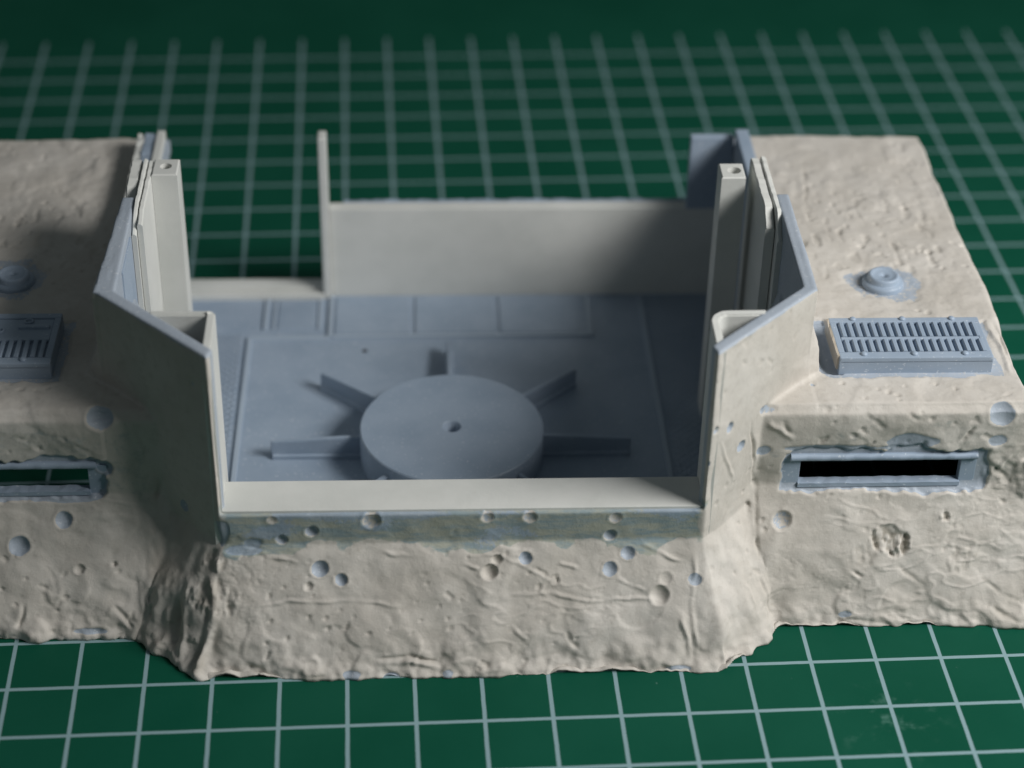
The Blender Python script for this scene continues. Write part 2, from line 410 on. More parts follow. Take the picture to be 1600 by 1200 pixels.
# ---- raw solid of the shell
ZR = 3.48
bm = bmesh.new()
hull(bm, [(-4, 0, 0), (4, 0, 0), (4, 1.75, 0), (-4, 1.75, 0), (-3.57, 1.05, 1.74), (3.57, 1.05, 1.74), (3.5, 1.75, 1.74), (-3.5, 1.75, 1.74)])
box(bm, -3.6, 3.6, 1.05, 1.74, 1.5, 2.27)
for s in (-1, 1):
    def H(pts): hull(bm, [(s * a, b_, c_) for a, b_, c_ in pts])
    # lower slope of the diagonal wall
    H([(4, 0, 0), (5.2, 1.2, 0), (4.9, 1.7, 0), (3.4, 1.2, 0), (3.58, 1.05, 1.74), (4.75, 2.22, 1.74), (4.55, 2.35, 1.74), (3.4, 1.35, 1.74)])
    # tall plates
    cx_, cy_ = (5.25, 2.72) if s > 0 else (5.36, 2.80)
    H([(a, b_, z) for a, b_ in ((3.58, 1.05), (cx_, cy_), (5.05, 2.80), (3.50, 1.25)) for z in (1.4, 5.08)])
    H([(a, b_, z) for a, b_ in ((5.04, 2.68), (cx_, cy_ - .02), (cx_, cy_), (5.25, 5.56), (5.05, 5.56)) for z in (.2 if s > 0 else 2.3, 5.08)])
    H([(a, b_, z) for a, b_ in ((5.10, 5.4), (5.34, 5.4), (5.34, 10.02), (5.10, 10.02)) for z in (.2, 3.74)])
    # putty fillet where the tall walls meet the wing roof
    H([(4.38, 1.98, 3.3), (5.62, 3.0, 3.44), (5.60, 5.3, 3.44), (5.15, 5.4, 3.3), (4.2, 2.0, 3.3), (4.62, 2.12, 4.1), (5.27, 2.8, 4.25), (5.27, 4.8, 4.0), (5.15, 4.8, 4.0), (4.55, 2.2, 4.1)])
    # wing front: slope, sill, pillars, header
    if s > 0: w0, w1 = 5.13, 7.62
    else: w0, w1 = 5.58, 8.05
    H([(4.4, .93, 0), (9.6, .93, 0), (9.2, 1.35, 0), (4.4, 1.3, 0), (4.4, 1.95, 1.87), (8.6, 1.95, 1.87), (8.6, 2.09, 1.87), (4.4, 2.09, 1.87), (4.4, 1.95, 2.05), (8.6, 1.95, 2.05), (4.4, 2.09, 2.05), (8.6, 2.09, 2.05)])
    H([(a, b_, z) for a in (4.3, w0) for b_ in (1.95, 2.09) for z in (1.85, 3.35)])
    H([(a, b_, z) for a in (w1, 8.6) for b_ in (1.95, 2.09) for z in (1.85, 3.35)])
    H([(a, b_, z) for a in (4.3, 8.6) for b_ in (1.95, 2.09) for z in (2.49, 3.35)])
    # roof with a worn front and outer bevel
    H([(a, b_, 3.22) for a in (5.1, 8.6) for b_ in (1.95, 10.46)] + [(8.6, 1.95, 3.34), (8.6, 10.46, 3.38), (8.52, 2.08, ZR), (8.54, 10.46, ZR), (5.1, 10.46, ZR), (5.1, 2.08, ZR), (5.1, 1.95, 3.34)])
    H([(4.35, 1.95, 3.22), (5.3, 1.95, 3.22), (5.3, 2.95, 3.22), (4.35, 2.2, 3.22), (4.35, 1.95, 3.34), (5.3, 1.95, 3.34), (4.45, 2.06, ZR), (5.3, 2.06, ZR), (5.3, 2.95, ZR), (4.5, 2.2, ZR)])
    if s > 0:
        H([(9.6, .93, 0), (9.3, .93, 0), (9.6, 10.46, 0), (9.3, 10.46, 0), (8.6, 1.95, 1.87), (8.35, 1.95, 1.87), (8.6, 10.46, 1.87), (8.35, 10.46, 1.87)])
        H([(a, b_, z) for a in (8.35, 8.6) for b_ in (1.95, 10.46) for z in (1.8, 3.35)])
        H([(a, b_, z) for a in (5.15, 9.0) for b_ in (10.2, 10.46) for z in (0, 1.2)])
        H([(a, b_, z) for a in (5.15, 8.6) for b_ in (10.2, 10.46) for z in (1, 3.35)])
        # thick lump of white putty on the far corner of the slope
        H([(8.62 + .30 * math.cos(t) * q, 2.08 + .26 * math.sin(t) * q, zz) for t in np.linspace(0, 2 * math.pi, 9)[:-1] for q, zz in ((1, 2.0), (.75, 2.45), (.95, 1.6))])
    else:
        H([(a, b_, z) for a in (8.4, 8.6) for b_ in (1.95, 10.46) for z in (2.9, 3.35)])
me = bpy.data.meshes.new('raw'); bm.to_mesh(me); bm.free()
raw = bpy.data.objects.new('raw', me); COL.objects.link(raw)
md = raw.modifiers.new('r', 'REMESH'); md.mode = 'VOXEL'; md.voxel_size = .0265; md.adaptivity = 0
md = raw.modifiers.new('s', 'SMOOTH'); md.factor = .5; md.iterations = 2
dg = bpy.context.evaluated_depsgraph_get(); ev = raw.evaluated_get(dg); em = ev.to_mesh()
nv = len(em.vertices)
P = np.empty(nv * 3, dtype=np.float32); em.vertices.foreach_get('co', P); P = P.reshape(-1, 3)
NRM = np.empty(nv * 3, dtype=np.float32); em.vertex_normals.foreach_get('vector', NRM); NRM = NRM.reshape(-1, 3)
npoly = len(em.polygons)
LT = np.empty(npoly, dtype=np.int32); em.polygons.foreach_get('loop_total', LT)
LV = np.empty(len(em.loops), dtype=np.int32); em.loops.foreach_get('vertex_index', LV)
ev.to_mesh_clear(); bpy.data.objects.remove(raw)
print('shell verts', nv, 'quads only', bool((LT == 4).all()))
assert (LT == 4).all()
Q = LV.reshape(-1, 4)

u, v, z = P[:, 0], P[:, 1], P[:, 2]; s = np.abs(u)
r2 = math.sqrt(2)
# signed distances to the outer skins (positive = outside)
d_bf = np.where(z > 1.74, 1.05 - v, ((0 - v) + 1.05 / 1.74 * z) / 1.17)
d_dg = np.where(z > 1.74, ((s - v) - 2.53) / r2, ((s - v) - 4.0 + 1.47 / 1.74 * z) / r2 / 1.16)
d_side = s - 5.25
d_wf = np.where(z > 1.87, 1.95 - v, (.93 - v + 1.02 / 1.87 * z) / 1.14)
d_wr = np.where(z > 1.87, s - 8.6, (s - 9.6 + 1.0 / 1.87 * z) / 1.13)
d_roof = z - ZR
in_bast = np.maximum(d_bf, d_dg)                    # <0 inside bastion
in_tall = np.maximum(np.maximum(d_bf, d_dg), d_side)
in_wing = np.maximum(np.maximum(d_wf, d_wr), d_roof)
skin_b = (in_bast > -.10) & (s < 5.5) & (v < 2.95)
skin_side = (d_side > -.08) & (z > 3.4) & (s < 5.9) & (v < 5.7)
skin_w = (in_wing > -.11) & ((s > 5.16) | (v < 2.6)) & ((in_bast > -.05) | (v > 2.6))
ext = skin_b | skin_side | skin_w
top_edge = (z > 5.0) | ((z > 3.66) & (v > 5.7) & (s < 5.45))
cut_top = (NRM[:, 2] > .6) & (z > 2.18) & (z < 2.35) & (s < 3.7) & (v > 1.12)
mask = ext.astype(np.float32)
mask *= np.where(top_edge, .25, 1); mask[cut_top] = 0
resin = np.where(ext, 0.0, 1.0).astype(np.float32)
resin[top_edge & (z > 5.05)] = 1
resin[top_edge & (v > 5.7)] = 1
resin = np.maximum(resin, sstep(z + .012 * vn(P, 6, 115), 5.035, 5.06))
smear = np.zeros(nv, dtype=np.float32); dark_tone = np.zeros(nv, dtype=np.float32)
# band of the central front: thin filler over resin
bandz = sstep(z + .13 * fbm(P, 1.9, 111, 4, .6), 1.60, 1.71) * (v < 1.3) * (1 - sstep(s + .08 * vn(P, 3, 135), 3.45, 3.68)) * (z < 2.45)
smear = np.maximum(smear, bandz)
resin = np.maximum(resin, bandz * np.clip(.31 + .30 * fbm(P, 1.6, 113, 3, .6, (.6, 1, 1.5)) + .22 * sstep(z, 2.14, 2.26), 0, 1))
sj = .12 * fbm(P, 1.8, 133, 3)
smear = np.maximum(smear, .42 * (d_wf > -.1) * sstep(s + sj, 4.2, 4.9) * sstep(z + sj, 1.8, 2.15) * (1 - sstep(z + sj, 3.1, 3.4)) * (.92 + .08 * np.sign(-u)))
smear = np.maximum(smear, .22 * sstep(-u + sj, 3.5, 3.9) * sstep(z + sj, 1.5, 2.0) * ((s < 5.4) & (v < 2.9)))
smear = np.maximum(smear, .6 * (u > 3.4) * (v < 2.0) * (s < 4.7) * sstep(z + sj, 1.65, 1.9) * (1 - sstep(z + sj, 2.2, 2.5)) * sstep(vn(P, 1.4, 77), -.2, .5))

# window surrounds: bare resin, set back behind the putty
def around(w0, w1, side):
    jit = .07 * fbm(P, 2.6, 91, 3) + .03 * vn(P, 11, 92)
    du = np.maximum(w0 - s, s - w1); dz = np.maximum(1.93 - z, z - 2.70)
    return sstep(-(np.maximum(du, dz) + jit), -.02, .03) * (u * side > 0) * (np.abs(v - 1.97) < .2)
fr = np.maximum(around(4.82, 8.02, 1), around(5.34, 8.3, -1))
resin = np.maximum(resin, fr)

disp = np.zeros(nv, dtype=np.float32)
# broad trowel lumps, medium and fine relief
roof_m = (NRM[:, 2] > .7).astype(np.float32)
def rect(u0, u1, v0, v1, soft=.03, jit=.05):
    n_ = jit * fbm(P, 3.5, 97, 3)
    return sstep(-(np.maximum(np.maximum(u0 - u, u - u1), np.maximum(v0 - v, v - v1)) + n_), -soft, soft) * (z > 3.3) * ext
slope_m = sstep(z, 2.2, 1.5) * (NRM[:, 2] < .85)
disp += .034 * fbm(P, .85, 1, 3) * (1 - .35 * roof_m)
disp += (.011 + .010 * slope_m) * fbm(P, 2.2, 5, 2) + .012 * sstep(fbm(P, 1.3, 7, 2), -.1, .25)
disp += .0045 * fbm(P, 6.5, 9, 3)
# smeared ridges: short trowel drags, stronger in patches
rg = 1 - np.abs(fbm(P, 1.5, 21, 3, .5, (1.0, 1.6, 2.0)))
patch = sstep(fbm(P, .55, 33, 2), .1, .6)
disp += .012 * sstep(rg, .80, 1.0) * patch * (.35 + .65 * slope_m)
rg2 = 1 - np.abs(fbm(P, 3.3, 41, 3, .55, (1.7, 1.0, 1.4)))
patch2 = sstep(fbm(P, .9, 53, 2), .15, .6)
disp -= .009 * sstep(rg2, .86, 1.0) * patch2 * (.5 + .5 * slope_m)
# roof: pecked and scratched zone between hatch and back
pk = sstep(vn(P, 5.2, 61, (1.7, .8, 1)), .28, .75) * np.exp(-((v - 6.9) / 1.1) ** 2) * roof_m * (s > 5.7)
disp -= .03 * pk; dark_tone = np.maximum(dark_tone, .35 * pk)
pk2 = sstep(vn(P, 3.1, 63, (1.2, .7, 1)), .35, .8) * roof_m * (s > 5.7) * sstep(v, 7.0, 8.2)
disp += .016 * pk2
pits = sstep(vn(P, 9.5, 65), .62, .8) * sstep(vn(P, 1.1, 67), -.1, .4)
disp -= .02 * pits; dark_tone = np.maximum(dark_tone, .25 * pits)
# the flat trowelled part of the right diagonal and the smooth left one
calm = sstep(z, 1.9, 2.7) * ((s < 5.3) & (v < 2.95))
disp *= 1 - .55 * calm
# band: shallower relief
disp *= 1 - .55 * bandz
disp *= 1 - .97 * fr
disp -= .035 * fr
disp += .02 * (1 - fr) * sstep(z + .1 * vn(P, 2, 131), 1.6, 2.05) * (1 - sstep(z, 3.1, 3.4)) * sstep(s, 4.4, 4.8) * (d_wf > -.1)
vt = rect(5.50, 8.30, 2.74, 4.22); vl = rect(-8.6, -6.0, 2.80, 4.42); gap = rect(5.47, 5.80, 2.86, 4.36, .02, .025)
resin = np.maximum(resin, np.maximum(np.maximum(vt * .60, vl * .58), gap * .9))
disp = disp * (1 - .8 * np.maximum(vt, vl)) - .02 * np.maximum(vt, vl) - .075 * gap
crumb = (u > 7.95) & (u < 8.62) & (z > 1.95) & (z < 2.75) & (d_wf > -.1)
disp += .018 * fbm(P, 5.0, 99, 3, .6) * crumb; dark_tone = np.maximum(dark_tone, .2 * crumb * sstep(-vn(P, 6, 98), .1, .6))
for (a, b_, c_, R, st_) in ((6.45, 1.62, 1.28, .22, 1.7), (6.66, 1.58, 1.20, .21, 1.7), (7.42, 1.78, 1.56, .15, 1.6), (6.10, 1.5, 1.02, .25, .35), (7.7, 1.45, .95, .25, .35), (-3.72, .70, 1.0, .38, .55), (-3.72, .95, 1.5, .22, .6)):
    w = sstep(np.sqrt((u - a) ** 2 + (v - b_) ** 2 + (z - c_) ** 2) / R + .3 * vn(P, 4, 121), 1.05, .7)
    rr = fbm(P, 7.5, 123, 3, .6, (1.6, 1, .6))
    disp += st_ * w * (.045 * rr - .016); dark_tone = np.maximum(dark_tone, np.minimum(1.3, st_ * w * sstep(-rr, -.1, .5)))
# ragged hem at the mat
hem = sstep(z, .75, .0)
rag = fbm(P, 1.25, 71, 4, .6)
disp += hem * (.075 * rag - .02) * slope_m
hem2 = sstep(z, .28, .05)
disp += hem2 * (.028 * fbm(P, 3.0, 73, 3, .6) + .015) * slope_m
low = sstep(z, 1.25, .35) * slope_m
disp += low * (.040 * fbm(P, 1.35, 141, 2) + .022 * sstep(fbm(P, 1.9, 143, 2), .0, .3))
# left diagonal slope: heavy vertical folds of putty
fold = sstep(-u, 3.5, 3.75) * sstep(-u, 5.1, 4.7) * sstep(z, 1.9, 1.3) * (in_bast > -.15)
disp += fold * (.10 * (1 - np.abs(vn(P, 1.9, 81, (1, 1, .18)))) - .05 + .06 * fbm(P, 2.5, 83, 3, .5, (1, 1, .35)))
dark_tone = np.maximum(dark_tone, fold * sstep(-vn(P, 3.4, 85, (1, 1, .3)), .1, .7) * .8)
foldr = sstep(u, 3.6, 4.0) * sstep(u, 5.1, 4.7) * sstep(z, 1.9, 1.3) * (in_bast > -.15)
disp += foldr * (.05 * fbm(P, 2.0, 87, 3, .5, (1, 1, .3)))

for (a, b_, c_, R, dp, rs) in CRATERS:
    R = R * 1.02
    d2 = (u - a) ** 2 + (v - b_) ** 2 + (z - c_) ** 2
    idx = np.nonzero(d2 < (R * 2.2) ** 2)[0]
    if not len(idx): continue
    t = np.sqrt(d2[idx]) / R
    ang = np.arctan2(z[idx] - c_, u[idx] - a)
    t = t * (1 + .03 * np.sin(2 * ang + a * 7) + .02 * np.sin(5 * ang + c_ * 9))
    bowl = np.clip(1 - t * t, 0, 1) ** .8
    rim = np.exp(-((t - 1.12) / .13) ** 2)
    k_ = sstep(t, 1.12, .92)
    disp[idx] = disp[idx] * (1 - .8 * k_) - dp * (.42 * R + .010) * bowl + .007 * rim
    rs = rs * (.62 if (abs(b_ - 1.05) < .01) else .9)
    resin[idx] = np.where(ext[idx], resin[idx] * (1 - k_) + k_ * rs, resin[idx])
    smear[idx] *= 1 - k_
for (a, b_, c_, ru, rz) in PATCHES:
    q = np.sqrt(((u - a) / ru) ** 2 + (((v - b_) ** 2 + (z - c_) ** 2) / rz ** 2))
    q = q + .22 * fbm(P, 3.0, 95, 3)
    w = sstep(q, 1.15, .85) * (q < 2)
    resin = np.maximum(resin, w * (.56 if c_ > 3.4 else .95)); disp -= .018 * w
STROKES.append((-1.2, .03, [(4.75, 1.94, 1.86), (5.8, 1.94, 1.88), (7.0, 1.94, 1.86), (8.45, 1.94, 1.87)]))
STROKES.append((.9, .05, [(5.2, 1.90, 1.78), (6.2, 1.90, 1.79), (7.4, 1.90, 1.77), (8.3, 1.90, 1.78)]))
for (amp, wd, pts) in STROKES:
    pts = np.array(pts, dtype=np.float32)
    lo = pts.min(0) - .25; hi = pts.max(0) + .25
    idx = np.nonzero(((P > lo) & (P < hi)).all(1))[0]
    if not len(idx): continue
    q = P[idx]; best = np.full(len(idx), 9.0, dtype=np.float32); tt = np.zeros(len(idx), dtype=np.float32)
    L = 0; seg = np.linalg.norm(np.diff(pts, axis=0), axis=1); tot = seg.sum()
    wob_ = .025 * np.stack([vn(q, 5, 101), vn(q, 5, 103), vn(q, 5, 105)], 1)
    q = q + wob_
    for i in range(len(pts) - 1):
        A, B = pts[i], pts[i + 1]; e = B - A; h = np.clip((q - A) @ e / (e @ e), 0, 1)
        d = np.linalg.norm(q - (A + h[:, None] * e), axis=1)
        w = d < best; best[w] = d[w]; tt[w] = (L + h[w] * seg[i]) / tot; L += seg[i]
    env = sstep(tt, -.02, .2) * sstep(tt, 1.02, .75) * (.45 + .55 * sstep(vn(q, 3.2, 107), -.3, .35))
    wd = max(wd, .032)
    prof = np.exp(-(best / (wd * .75)) ** 2) * env
    disp[idx] += amp * .048 * prof - np.sign(amp) * .012 * np.exp(-(best / (wd * 2)) ** 2) * env
    if amp < 0: dark_tone[idx] = np.maximum(dark_tone[idx], .6 * prof)
disp = np.where(disp < -.12, -.12 + (disp + .12) * .3, disp)
P2 = P + NRM * (disp * mask)[:, None]
P2[:, 2] = np.maximum(P2[:, 2], .004)
smear = np.where(ext, smear, 0)

# ---- cut the skin into its parts
cen = P[Q].mean(1)
cu, cv, cz = cen[:, 0], cen[:, 1], cen[:, 2]; cs = np.abs(cu)
cd = np.where(cz > 1.74, ((cs - cv) - 2.53) / r2, ((cs - cv) - 4.0 + 1.47 / 1.74 * cz) / r2 / 1.16)
armour = (cz > 1.74) & (cs > 3.42) & (cd < .12) & (cv < 2.95) | (cs > 5.0) & (cs < 5.32) & (cz > 3.5) | (cs < 5.22) & (cv >= 2.6)
bast = ~armour & (cd < .14) & (cv < 2.6) & ~((cs > 4.4) & (cz > 1.74))
grp = np.where(armour, 1, np.where(bast, 0, 2)); grp = np.where((grp > 0) & (cu < 0), grp + 2, grp)
bast_ob = None
SHELL = {}
for g, nm, lb in ((0, 'central_front', 'low sloping front of beige putty pocked with shell craters'), (1, 'armour_wall', 'tall angled wall beside the vent, lit beige putty outside'),
                  (2, 'wing', 'wing with the two-row vent on its roof'), (3, 'armour_wall', 'tall angled wall on the shaded left side'), (4, 'wing', 'wing cut off by the left edge of the picture')):
    qs = Q[grp == g]
    if not len(qs): continue
    ids, inv = np.unique(qs, return_inverse=True); inv = inv.reshape(-1, 4)
    me = bpy.data.meshes.new(nm)
    me.vertices.add(len(ids)); me.vertices.foreach_set('co', P2[ids].ravel())
    me.loops.add(inv.size); me.loops.foreach_set('vertex_index', inv.ravel().astype(np.int32))
    me.polygons.add(len(inv)); me.polygons.foreach_set('loop_start', np.arange(0, inv.size, 4, dtype=np.int32))
    me.polygons.foreach_set('use_smooth', np.ones(len(inv), dtype=bool))
    me.update(calc_edges=True)
    for an, arr in (('resin', resin), ('smear', smear), ('dark_tone', dark_tone)):
        at_ = me.attributes.new(an, 'FLOAT', 'POINT'); at_.data.foreach_set('value', arr[ids].astype(np.float32))
    o = link(nm, me, M_SHELL, root); o['label'] = lb; SHELL[g] = o

# ------------------------------------------------------------------ floor of the fighting chamber
FZ = .35
bm = bmesh.new()
hull(bm, [(a, b_, z_) for a, b_ in ((-3.7, 1.6), (3.7, 1.6), (5.08, 2.9), (5.08, 10.42), (-5.08, 10.42), (-5.08, 2.9)) for z_ in (.1, FZ)])
floor = from_bm('floor_plate', bm, M_RESIN, root)
def ledge(u0, u1, v0, v1, h=.03, name='raised_edge', mat=M_RIDGE, z0=None):
    z0 = FZ if z0 is None else z0
    return slab(name, u0, u1, v0, v1, z0 - .02, z0 + h, mat, floor, bevel=.008)
slab('tread_strip', -5.06, -3.86, 2.9, 8.75, FZ - .02, FZ + .012, M_TREAD, floor, .003)
slab('tread_strip', 3.68, 5.06, 2.9, 9.9, FZ - .02, FZ + .012, M_TREAD, floor, .003)
ledge(-3.76, -3.68, 1.7, 8.62, .05); ledge(3.50, 3.58, 1.7, 9.95, .05)
ledge(-3.68, -2.26, 8.56, 8.66, .035); ledge(-3.50, -3.42, 8.9, 9.9, .04); ledge(-3.33, -3.28, 8.9, 9.9, .03)
ledge(-2.50, -2.44, 8.9, 9.9, .03)
ledge(-2.30, -2.22, 8.62, 10.0, .05); ledge(-2.22, 2.56, 8.60, 8.68, .05); ledge(2.48, 2.56, 8.68, 9.9, .05)
for a, b_ in ((-2.18, -.80), (-.70, .76), (.86, 2.32)):
    slab('floor_panel', a, b_, 8.74, 9.98, FZ - .02, FZ + .03, M_RESIN, floor, .012)
slab('floor_panel', -3.24, -2.54, 8.9, 9.9, FZ - .02, FZ + .02, M_RESIN, floor, .012)
bm = bmesh.new(); bmesh.ops.create_uvsphere(bm, u_segments=12, v_segments=8, radius=.05)
for v_ in bm.verts: v_.co.z *= .4
o = from_bm('resin_pip', bm, M_DARK, floor, True); o.location = (-1.62, 8.2, FZ)

# turntable with eight spokes
TC = (-.10, 5.03); TR = 1.535; TZ = .95
def ringed_cylinder(bm, cx, cy, r, z0, z1, hole_r=0, hole_d=.5, seg=96, bev=.02):
    prof = [(r, z0), (r, z1 - bev), (r - bev, z1)]
    if hole_r: prof += [(hole_r + .012, z1), (hole_r, z1 - .012), (hole_r, z1 - hole_d), (0, z1 - hole_d)]
    else: prof += [(0, z1)]
    rings = []
    for (pr_, pz) in prof:
        if pr_ == 0: rings.append([bm.verts.new((cx, cy, pz))])
        else: rings.append([bm.verts.new((cx + pr_ * math.cos(2 * math.pi * i / seg), cy + pr_ * math.sin(2 * math.pi * i / seg), pz)) for i in range(seg)])
    for a, b_ in zip(rings, rings[1:]):
        for i in range(seg):
            j = (i + 1) % seg
            if len(b_) == 1: bm.faces.new((a[i], a[j], b_[0]))
            else: bm.faces.new((a[i], a[j], b_[j], b_[i]))
bm = bmesh.new(); ringed_cylinder(bm, 0, 0, TR, FZ - .01 - 0, TZ, .15, .45)
tt_ob = from_bm('turntable', bm, M_RESIN, root); tt_ob.location = (TC[0], TC[1], 0)
me_ = tt_ob.data
for p_ in me_.polygons: p_.use_smooth = abs(p_.normal.z) < .5
bm = bmesh.new()
hull(bm, [(a, b_, z_) for a, h_ in ((1.45, .43), (3.02, .33)) for b_ in (-.045, .045) for z_ in (FZ - .01, FZ + h_)])
bmesh.ops.bevel(bm, geom=list(bm.edges), offset=.012, segments=2, affect='EDGES')
hull(bm, [(a, b_, FZ + h_) for a in (1.45, 3.0) for b_, h_ in ((-.085, -.01), (.085, -.01), (-.085, .07), (.085, .07), (-.05, .09), (.05, .09))])
sp0 = from_bm('spoke', bm, M_RESIN, tt_ob)
for i, ang in enumerate((0, 43, 90, 138, 180, 225, 270, 315)):
    o = sp0 if i == 0 else sp0.copy()
    if i: COL.objects.link(o); o.parent = tt_ob
    o.rotation_euler = (0, 0, math.radians(ang))

# ------------------------------------------------------------------ white styrene
slab('sill_strip', -3.54, 3.60, 1.10, 1.82, 2.20, 2.315, M_STY, root, .012)
slab('inner_front_sheet', -3.50, 3.55, 1.76, 1.86, .36, 2.19, M_STY, root)
slab('threshold_strip', -5.02, -2.42, 9.92, 10.12, .34, .46, M_STY, root, .02)
slab('threshold_strip', -5.02, -2.42, 10.13, 10.42, .34, .52, M_STY, root, .02)
slab('door_post', -2.42, -2.27, 9.96, 10.30, .34, 3.73, M_STY, root, .03)
slab('back_wall', -2.26, 5.02, 10.06, 10.32, .34, 2.22, M_STY, root, .012)
slab('back_wall_layer', -2.0, 5.02, 10.325, 10.40, .34, 2.235, M_RESIN, root, rough=.015)
slab('back_panel', 4.31, 5.09, 10.02, 10.18, 2.225, 3.70, M_RESIN, root, .02)
def lining(name, u0, u1, v0, v1, z1, rough=.009, front_slope=.25):
    """vertical sheet along the side wall, its top cut slanting down at the front end"""
    bm = bmesh.new(); n = max(4, int((v1 - v0) / .1)); rows = []
    for i in range(n + 1):
        vv = v0 + (v1 - v0) * i / n
        zt = z1 + random.uniform(-rough, rough) - front_slope * max(0, 1 - (vv - v0) / .35)
        j = random.uniform(-rough, rough) * .6
        rows.append([bm.verts.new(p) for p in ((u0, vv, FZ), (u1, vv, FZ), (u1, vv, zt - .03), (u1 - .02 + j, vv, zt), (u0 + .02 + j, vv, zt + .01), (u0, vv, zt - .03))])
    for a, b_ in zip(rows, rows[1:]):
        for i in range(6):
            j = (i + 1) % 6; bm.faces.new((a[i], a[j], b_[j], b_[i]))
    bm.faces.new(rows[0][::-1]); bm.faces.new(rows[-1])
    bmesh.ops.recalc_face_normals(bm, faces=bm.faces)
    return from_bm(name, bm, M_STY, root)
lining('side_lining', -5.040, -4.965, 4.78, 6.74, 5.10)
lining('side_lining', -4.955, -4.870, 4.86, 6.72, 5.08, front_slope=.1)
lining('side_lining', -5.23, -5.06, 5.60, 6.76, 5.08)
lining('side_lining', 4.965, 5.060, 4.62, 6.72, 5.10, front_slope=.35)
lining('side_lining', 4.80, 4.950, 4.85, 6.70, 5.09)
def tube(name, u0, u1, v0, v1, z0, z1, hr, hu, hv):
    bm = bmesh.new(); seg = 24
    bev = .02
    o_ = [(u0, v0), (u1, v0), (u1, v1), (u0, v1)]
    bot = [bm.verts.new((a, b_, z0)) for a, b_ in o_]; mid = [bm.verts.new((a, b_, z1 - bev)) for a, b_ in o_]
    cx, cy = (u0 + u1) / 2, (v0 + v1) / 2
    top = [bm.verts.new((a + (bev if a < cx else -bev), b_ + (bev if b_ < cy else -bev), z1)) for a, b_ in o_]
    for A, B in ((bot, mid), (mid, top)):
        for i in range(4): bm.faces.new((A[i], A[(i + 1) % 4], B[(i + 1) % 4], B[i]))
    bm.faces.new(bot[::-1])
    # flat top with a round bore: match circle points to the square outline
    circ = [bm.verts.new((hu + hr * math.cos(2 * math.pi * (i / seg) - 3 * math.pi / 4), hv + hr * math.sin(2 * math.pi * (i / seg) - 3 * math.pi / 4), z1)) for i in range(seg)]
    deep = [bm.verts.new((w.co.x, w.co.y, z1 - 1.6)) for w in circ]
    q = seg // 4
    for sd in range(4):
        a, b_ = top[sd], top[(sd + 1) % 4]
        bm.faces.new((a, b_, *[circ[(sd * q + i) % seg] for i in range(q, -1, -1)]))
    for i in range(seg): bm.faces.new((circ[i], circ[(i + 1) % seg], deep[(i + 1) % seg], deep[i]))
    bm.faces.new(deep)
    bmesh.ops.recalc_face_normals(bm, faces=bm.faces)
    return from_bm(name, bm, M_STY, root)
tube('square_tube', -4.865, -4.46, 6.22, 6.74, FZ, 5.10, .095, -4.66, 6.50)
tube('square_tube', 4.25, 4.64, 6.04, 6.52, FZ, 5.10, .11, 4.48, 6.28)
def bracket(sgn, ua, ub, va, vb, curve):
    """L-shaped corner strip standing on end, from the end of the angled wall"""
    th = .13; bm = bmesh.new()
    path = [(sgn * ub, va)]
    n = 7
    for i in range(n + 1):
        t = i / n * math.pi / 2
        path.append((sgn * (ub + curve - curve * math.cos(t)), vb - curve + curve * math.sin(t)))
    path.append((sgn * ua, vb))
    path = [Vector((a, b_)) for a, b_ in path]
    L_, R__ = [], []
    for i, p_ in enumerate(path):
        d = (path[min(i + 1, len(path) - 1)] - path[max(i - 1, 0)]).normalized(); nn = Vector((-d.y, d.x)) * th * .5
        L_.append(p_ + nn); R__.append(p_ - nn)
    rings = []
    for a, b_ in zip(L_, R__):
        j = random.uniform(-.012, .012)
        rings.append([bm.verts.new(q) for q in ((a.x, a.y, FZ), (b_.x, b_.y, FZ), (b_.x, b_.y, 5.07 + j), (a.x, a.y, 5.08 + j))])
    for a, b_ in zip(rings, rings[1:]):
        for i in range(4): bm.faces.new((a[i], a[(i + 1) % 4], b_[(i + 1) % 4], b_[i]))
    bm.faces.new(rings[0]); bm.faces.new(rings[-1][::-1])
    bmesh.ops.recalc_face_normals(bm, faces=bm.faces)
    bmesh.ops.bevel(bm, geom=[e for e in bm.edges if e.verts[0].co.z > 5 and e.verts[1].co.z > 5 and e.calc_face_angle(0) > .8], offset=.02, segments=2, affect='EDGES')
    return from_bm('corner_bracket', bm, M_STY, root)
bracket(-1, 4.48, 3.60, 1.12, 2.22, .07)
bracket(1, 4.40, 3.63, 1.14, 2.10, .22)
# rear jamb: stack of sheets seen end on at the left, one blue strip at the right
slab('rear_jamb_sheet', -5.58, -5.46, 6.9, 10.00, 3.30, 3.82, M_STY, root, rough=.02)
slab('rear_jamb_strip', -5.45, -5.26, 7.0, 9.98, 3.40, 3.84, M_RESIN, root, rough=.02)
slab('rear_jamb_sheet', -5.25, -5.11, 7.0, 10.04, 3.3, 3.88, M_STY, root, .02)
slab('rear_jamb_strip', 5.09, 5.33, 8.2, 10.06, 3.70, 3.86, M_RESIN, root, .03)
# pressed frame inside the left tall wall
slab('wall_rib', -5.06, -5.02, 3.55, 4.60, FZ, 4.92, M_RESIN, root, .008)

